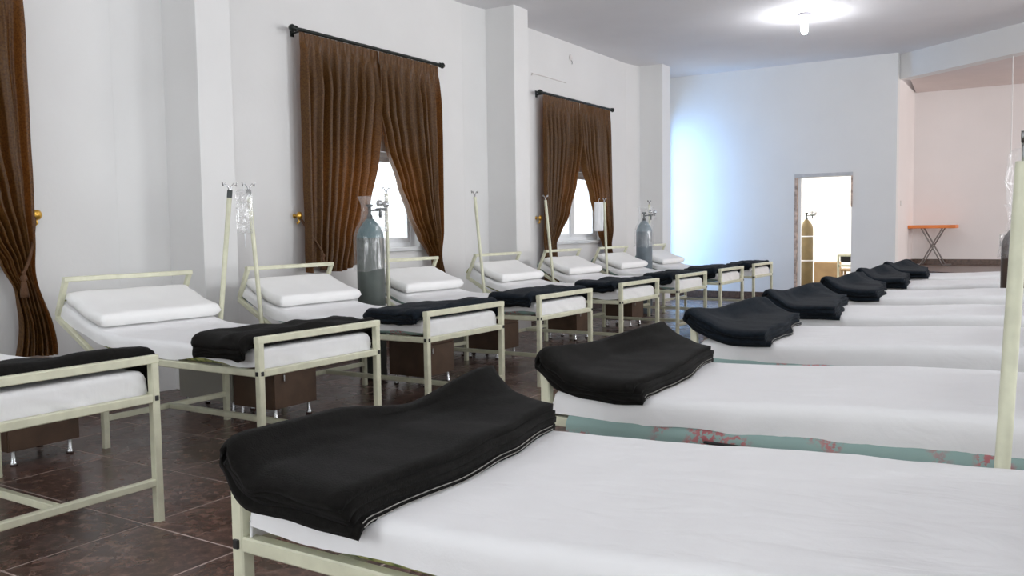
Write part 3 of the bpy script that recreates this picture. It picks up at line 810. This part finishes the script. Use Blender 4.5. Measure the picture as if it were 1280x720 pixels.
for k, (x, y) in enumerate(RIGHT):
    nth = ordinal(7-k); rnd = random.Random(k+5)
    if k == 0:
        st = [(0, near), (.35, near), (.66, mid_), (.97, far_), (1, far_)]
    elif k == 1:
        n2 = [(.41, MZ-.004), (.24, MZ-.004), (.11, MZ+.008), (.03, MZ+.055), (-.03, MZ+.11)]
        st = [(0, n2), (.45, near), (.97, far_), (1, far_)]
    else:
        pk = rnd.uniform(.85, 1.15); dx = rnd.uniform(-.02, .03)
        n2 = [(.42+dx, MZ-.004), (.24, MZ-.004), (.11, MZ+.010), (.02, MZ+.06), (-.05, MZ+.115)]
        ff = [(a-.02, MZ+(b-MZ)*pk) for a, b in far_]
        pb = rnd.uniform(.8, .95)
        st = [(0, n2), (pb*.5, near), (pb, ff), (1, [(.33, MZ), (.24, MZ+.008), (.17, MZ+.035), (.11, MZ+.075), (.07, MZ+.115)])]
    blanket((x, y+.45, 0), 0, st, -.492, .430, .075 if k != 1 else .07, 3.1+k*7.7, M_blk if k < 2 else M_navy,
            ('folded charcoal blanket' if k < 2 else 'folded navy-black blanket') + ' on the bed across the aisle, %s from the doorway wall' % nth,
            'folded wool blankets', edge=.445, stitch=(k < 3))
lnear = [(.46, MZ-.004), (.30, MZ-.002), (.18, MZ), (.10, MZ+.002), (.045, MZ+.004)]
for k, (x, y) in enumerate(LEFT):
    nth = ordinal(8-k); rnd = random.Random(k+50)
    if k == 0:
        c = [(.36, MZ), (.24, MZ), (.13, MZ+.01), (.07, MZ+.03), (.045, MZ+.055)]; st = [(0, c), (1, c)]; th = .075; ya, yb = -.60, .60
    elif k == 1:
        c = [(.44, MZ), (.30, MZ), (.18, MZ), (.10, MZ), (.05, MZ+.004)]
        c2 = [(.36, MZ), (.26, MZ), (.17, MZ), (.10, MZ), (.05, MZ+.008)]
        st = [(0, c2), (.55, c2), (1, c)]; th = .078; ya, yb = -.56, .53
    else:
        c = [(.44+rnd.uniform(-.06, .06), MZ), (.30, MZ), (.18, MZ), (.10, MZ+.004), (.05, MZ+.01)]
        c2 = [(.40+rnd.uniform(-.08, .04), MZ), (.28, MZ), (.18, MZ), (.10, MZ), (.05, MZ+rnd.uniform(0, .03))]
        st = [(0, c2), (.5, c), (1, c)]; th = rnd.uniform(.068, .088); ya, yb = -.47-rnd.uniform(0, .06), .48+rnd.uniform(0, .05)
    blanket((x, y+.45, 0), PI, st, ya, yb, th, 41.3+k*5.9, M_blk if k < 2 else M_navy,
            ('folded charcoal blanket' if k < 2 else 'folded navy-black blanket') + ' on the window-row bed, %s from the doorway wall' % nth,
            'folded wool blankets', edge=.442, bumps=.016, stitch=False)

# ------------------------------------------------------------------ bedside cabinets in the gaps between the window-row beds
def cabinet(x0, x1, y0, y1, h, m, label, name='bedside_cabinet'):
    t = thing(name, label, 'cabinet', ((x0+x1)/2, (y0+y1)/2, 0), 0, 'low cabinets between the beds'); a, b = (x1-x0)/2, (y1-y0)/2
    MB().box(-a, a-.018, -b, b, .085, h, .003).build('body', m, t)
    d = MB().box(a-.017, a, -b+.002, b-.002, .09, h*.62, .003).build('door', m, t)
    MB().tube([(a+.012, -b*.6, h*.5), (a+.012, -b*.6, h*.58)], .006, 8).build('handle', M_chrome, d)
    d = MB().box(a-.017, a, -b+.002, b-.002, h*.62+.005, h-.004, .003).build('drawer', m, t)
    MB().tube([(a+.012, -.03, h*.8), (a+.012, .03, h*.8)], .006, 8).build('handle', M_chrome, d)
    for sx in (-1, 1):
        for sy in (-1, 1): MB().lathe([(.012, .086), (.013, .03), (.02, .018), (.02, 0), (.001, 0)], 12, sx*(a-.04), sy*(b-.04)).build('foot', M_chrome, t)
CB = 'brown cabinet between the '
cabinet(-5.16, -4.76, 2.43, 2.83, .54, M_wood, CB+'eighth and seventh window-row beds from the doorway wall')
cabinet(-4.74, -4.34, 3.92, 4.30, .54, M_wood, CB+'seventh and sixth window-row beds from the doorway wall')
cabinet(-5.36, -4.79, 3.95, 4.20, .50, M_locker, 'pale grey low locker behind a brown cabinet near the first pillar', 'bedside_locker')
cabinet(-4.62, -4.24, 5.40, 5.78, .54, M_wood, CB+'sixth and fifth window-row beds from the doorway wall')
cabinet(-4.95, -4.55, 6.92, 7.30, .54, M_wood, CB+'fifth and fourth window-row beds from the doorway wall')
cabinet(-5.50, -5.0, 6.98, 7.25, .50, M_locker, 'pale grey low locker behind a brown cabinet under the middle window', 'bedside_locker')
cabinet(-4.95, -4.55, 8.52, 8.88, .54, M_wood, CB+'fourth and third window-row beds from the doorway wall')
cabinet(-4.95, -4.55, 10.0, 10.36, .54, M_wood, CB+'third and second window-row beds from the doorway wall')

# ------------------------------------------------------------------ gas cylinders with plastic film
def cylinder(loc, m, label, film=True, zf=.95, seed=1, r=.117, hb=1.36, rz=0, neck=0):
    t = thing('gas_cylinder', label, 'gas cylinder', loc, rz, 'gas cylinders')
    hs = hb-.17
    MB().lathe([(.001, .0), (r-.012, .0), (r, .02), (r, hs), (r*.97, hs+.03), (r*.80, hs+.085), (r*.55, hs+.13), (r*.36, hs+.155), (.034, hb), (.001, hb)], 36).build('body', m, t)
    v = MB(); v.lathe([(.026, hb-.005), (.024, hb+.03), (.014, hb+.04), (.014, hb+.10), (.001, hb+.10)], 16)
    v.tube([(0, 0, hb+.07), (.07, 0, hb+.075)], .009, 8); vo = v.build('valve', M_gauge, t)
    v = MB(); v.lathe([(.012, hb+.10), (.03, hb+.105), (.03, hb+.122), (.001, hb+.125)], 14); v.build('valve_wheel', M_gauge, vo)
    rg = MB(); rg.tube([(.06, 0, hb+.076), (.16, .0, hb+.078)], .014, 10); rg.tube([(.1, 0, hb+.07), (.1, 0, hb+.01)], .012, 10); ro = rg.build('regulator', M_gauge, t)
    for gx, gz in ((.095, hb+.13), (.155, hb+.12)):
        g = MB(); l_ = MB().lathe([(.001, -.012), (.026, -.012), (.026, .012), (.001, .014)], 18); g.add([(gx+x_, z_, gz+y_) for x_, y_, z_ in l_.v], l_.f, True)
        g.build('pressure_gauge', M_chrome, ro)
    if film:
        def ff(rr, zz, an):
            q = (zz-zf)/(hb+.2-zf)
            k = rr*(1+.10*noise.noise((math.cos(an)*2.2, math.sin(an)*2.2, zz*3+seed))+.07*noise.noise((math.cos(an)*6, math.sin(an)*6, zz*5+seed)))
            ex = .10*max(0, math.cos(an))*sstep(hs+.08, hb+.04, zz)*(1-sstep(hb+.10, hb+.19, zz)*.6)
            return k+ex, zz+.03*noise.noise((math.cos(an)*1.5, math.sin(an)*1.5, seed+3))*(1 if zz < zf+.02 else .3)
        pr = [(r+.03, zf), (r+.022, zf+.1), (r+.02, zf+.2), (r+.02, hs), (r+.016, hs+.05), (r+.0, hs+.10), (.085, hs+.15), (.075, hb+.03), (.07, hb+.08), (.075, hb+.13), (.09, hb+.17), (.10, hb+.195)]
        MB().lathe(pr, 40, f=ff).build('plastic_film', M_film, t)['label'] = 'clear crinkled plastic bag over the cylinder top'
    return t
cylinder((-4.97, 5.60, 0), M_tank, 'tall grey-green gas cylinder in clear plastic, in front of the curtain with an orange glow', True, .93, 1.3, rz=.25)
cylinder((-5.15, 11.76, 0), M_tankgrey, 'blue-grey gas cylinder in clear plastic near the doorway wall end of the windows', True, .98, 4.4, rz=.2)
cylinder((-.325, 8.74, 0), M_tankbrown, 'dark brown gas cylinder in plastic among the beds across the aisle', True, .95, 8.2, hb=1.22, rz=.3)
tg = cylinder((-3.84, 15.9, .004), M_tankgold, 'olive gas cylinder standing in the bright room behind the doorway', False)
for z in (.62, 1.05):
    MB().lathe([(.1185, z), (.1185, z+.02)], 30).build('white_band', M_white, tg)

# drip bags hanging on the poles
def pouch(loc, w_, h_, m, label, seed, rz=0, th=.03, tube_len=.12, name='drip_bag'):
    t = thing(name, label, 'drip bag', loc, rz, 'drip bags')
    mb = MB()
    for s in (1, -1):
        def fn(u, v, s=s):
            a, b = 2*u-1, 2*v-1; e = max(0, (1-a**6)*(1-b**8))**.5
            return (s*th*.5*e*(1+.5*noise.noise((a*2, b*3, seed)))+.01*noise.noise((a, b*2, seed+2)), w_/2*a*(1-.08*abs(b)**3), -h_*(1-v))
        mb.grid(fn, 12, 22)
    mb.build('pouch', m, t)
    k = MB(); k.tube([(0, 0, -.004), (0, 0, .03), (0, .008, .045), (0, .016, .035)], .003, 6); k.build('hanger_loop', M_pvc, t)
    if tube_len:
        k = MB(); k.tube([(0, 0, -h_-tube_len*.5*q*q-.04*q) for q in (0, .3, .6, 1)], .006, 8, radii=[.009, .006, .004, .003]); k.build('drip_port', M_pvc, t)
    return t
pouch((-5.045, 4.325, 1.572), .12, .32, M_bag, 'clear empty drip bag hanging between two leaning poles by the first pillar', 3.3, -.9)
pouch((-5.0, 5.80, 1.59), .10, .34, M_bag, 'clear drip bag hanging by the grey-green gas cylinder', 5.1, -.9)
pouch((-5.205, 10.40, 1.605), .125, .385, M_white, 'white flat drip bag on a pole in front of the window nearest the doorway wall', 6.6, -1.1, th=.02, tube_len=0)
pouch((-.065, 2.28, 1.42), .09, .14, M_film, 'small crumpled clear bag on the leaning pole across the aisle', 9.1, .8, th=.05, tube_len=.05)

# ------------------------------------------------------------------ folding table on the stage
tb = thing('folding_table', 'orange folding table with crossed steel legs against the stage wall', 'table', (-1.86, 16.5, STZ))
MB().box(-.37, .37, -.25, .25, .640, .695, .008).build('table_top', M_orange, tb)
for sy in (-.2, .2):
    for s in (1, -1):
        lg = MB(); lg.tube([(-.17*s, sy+.015*s, .65), (.0, sy+.015*s, .34), (.17*s, sy+.015*s, .02), (.27*s, sy+.015*s, .012)], .012, 8); lg.build('leg', M_tube, tb)
MB().tube([(0, -.22, .34), (0, .22, .34)], .009, 8).build('cross_rod', M_tube, tb)

# things in the store room seen through the doorway
bx_ = thing('cardboard_box', 'brown cardboard box on the floor of the room behind the doorway', 'box', (-3.62, 16.6, .004))
MB().box(-.2, .2, -.2, .2, 0, .58, .006).build('carton', M_card, bx_); MB().box(-.2, .2, -.03, .03, .581, .584).build('tape', M_white, bx_)
bx2 = thing('wooden_stool', 'small brown box stool under the white bed rail behind the doorway', 'stool', (-3.22, 16.55, .004))
MB().box(-.14, .14, -.16, .16, .42, .46, .006).build('seat', M_card, bx2)
for a in (-.11, .11):
    for b in (-.13, .13): MB().bar((a, b, 0), (a, b, .42), .035).build('leg', M_card, bx2)
sb = thing('spare_bed_frame', 'white metal bed end with a dark pad behind the doorway', 'bed', (-2.95, 16.0, .004))
for a in (-.36, .36): MB().bar((a, 0, 0), (a, 0, .72), .036).build('leg', M_frame, sb)
MB().bar((-.36, 0, .72), (.36, 0, .72), .036).build('top_bar', M_frame, sb); MB().bar((-.36, 0, .54), (.36, 0, .54), .036).build('rail', M_frame, sb)
MB().box(-.34, .34, .03, .20, .60, .72, .03).build('pad', M_dark, sb)

# small wall fittings
j = thing('junction_box', 'small round junction cover high on the wall above the far window', 'junction box', (XL, 11.30, 3.74))
l_ = MB().lathe([(.045, 0), (.045, .012), (.038, .018), (.001, .018)], 20); jm = MB(); jm.add([(z_, x_, y_) for x_, y_, z_ in l_.v], l_.f, True); jm.build('cover', M_plate, j)
MB().tube([(.012, .01, -.03), (.02, .02, -.06), (.012, .03, -.09)], .004, 6).build('wire_end', M_gauge, j)
c = MB(); c.tube([(XL+.008, 10.19, 3.33), (XL+.008, 10.20, 3.36), (XL+.007, 10.6, 3.365), (XL+.006, 11.15, 3.36)], .007, 6)
tag(c.build('wall_cable', M_plate), 'short thin cable fixed on the wall above the far curtain rod', 'cable')
sw = thing('light_switch', 'pale light switch on the narrow side wall of the stage', 'switch', (ALX, 15.44, 1.6))
MB().box(0, .012, -.04, .04, -.045, .045, .004).build('plate', M_plate, sw); MB().box(.012, .017, -.018, .018, -.025, .025, .002).build('rocker', M_pvc, sw)
cb = MB(); cb.tube([(-.62, 14.05, SOF), (-.617, 14.05, 2.9), (-.615, 14.05, 1.9)], .008, 6)
tag(cb.build('hanging_cord', M_plate), 'thin pale cord hanging from the diagonal beam over the stage', 'cord')
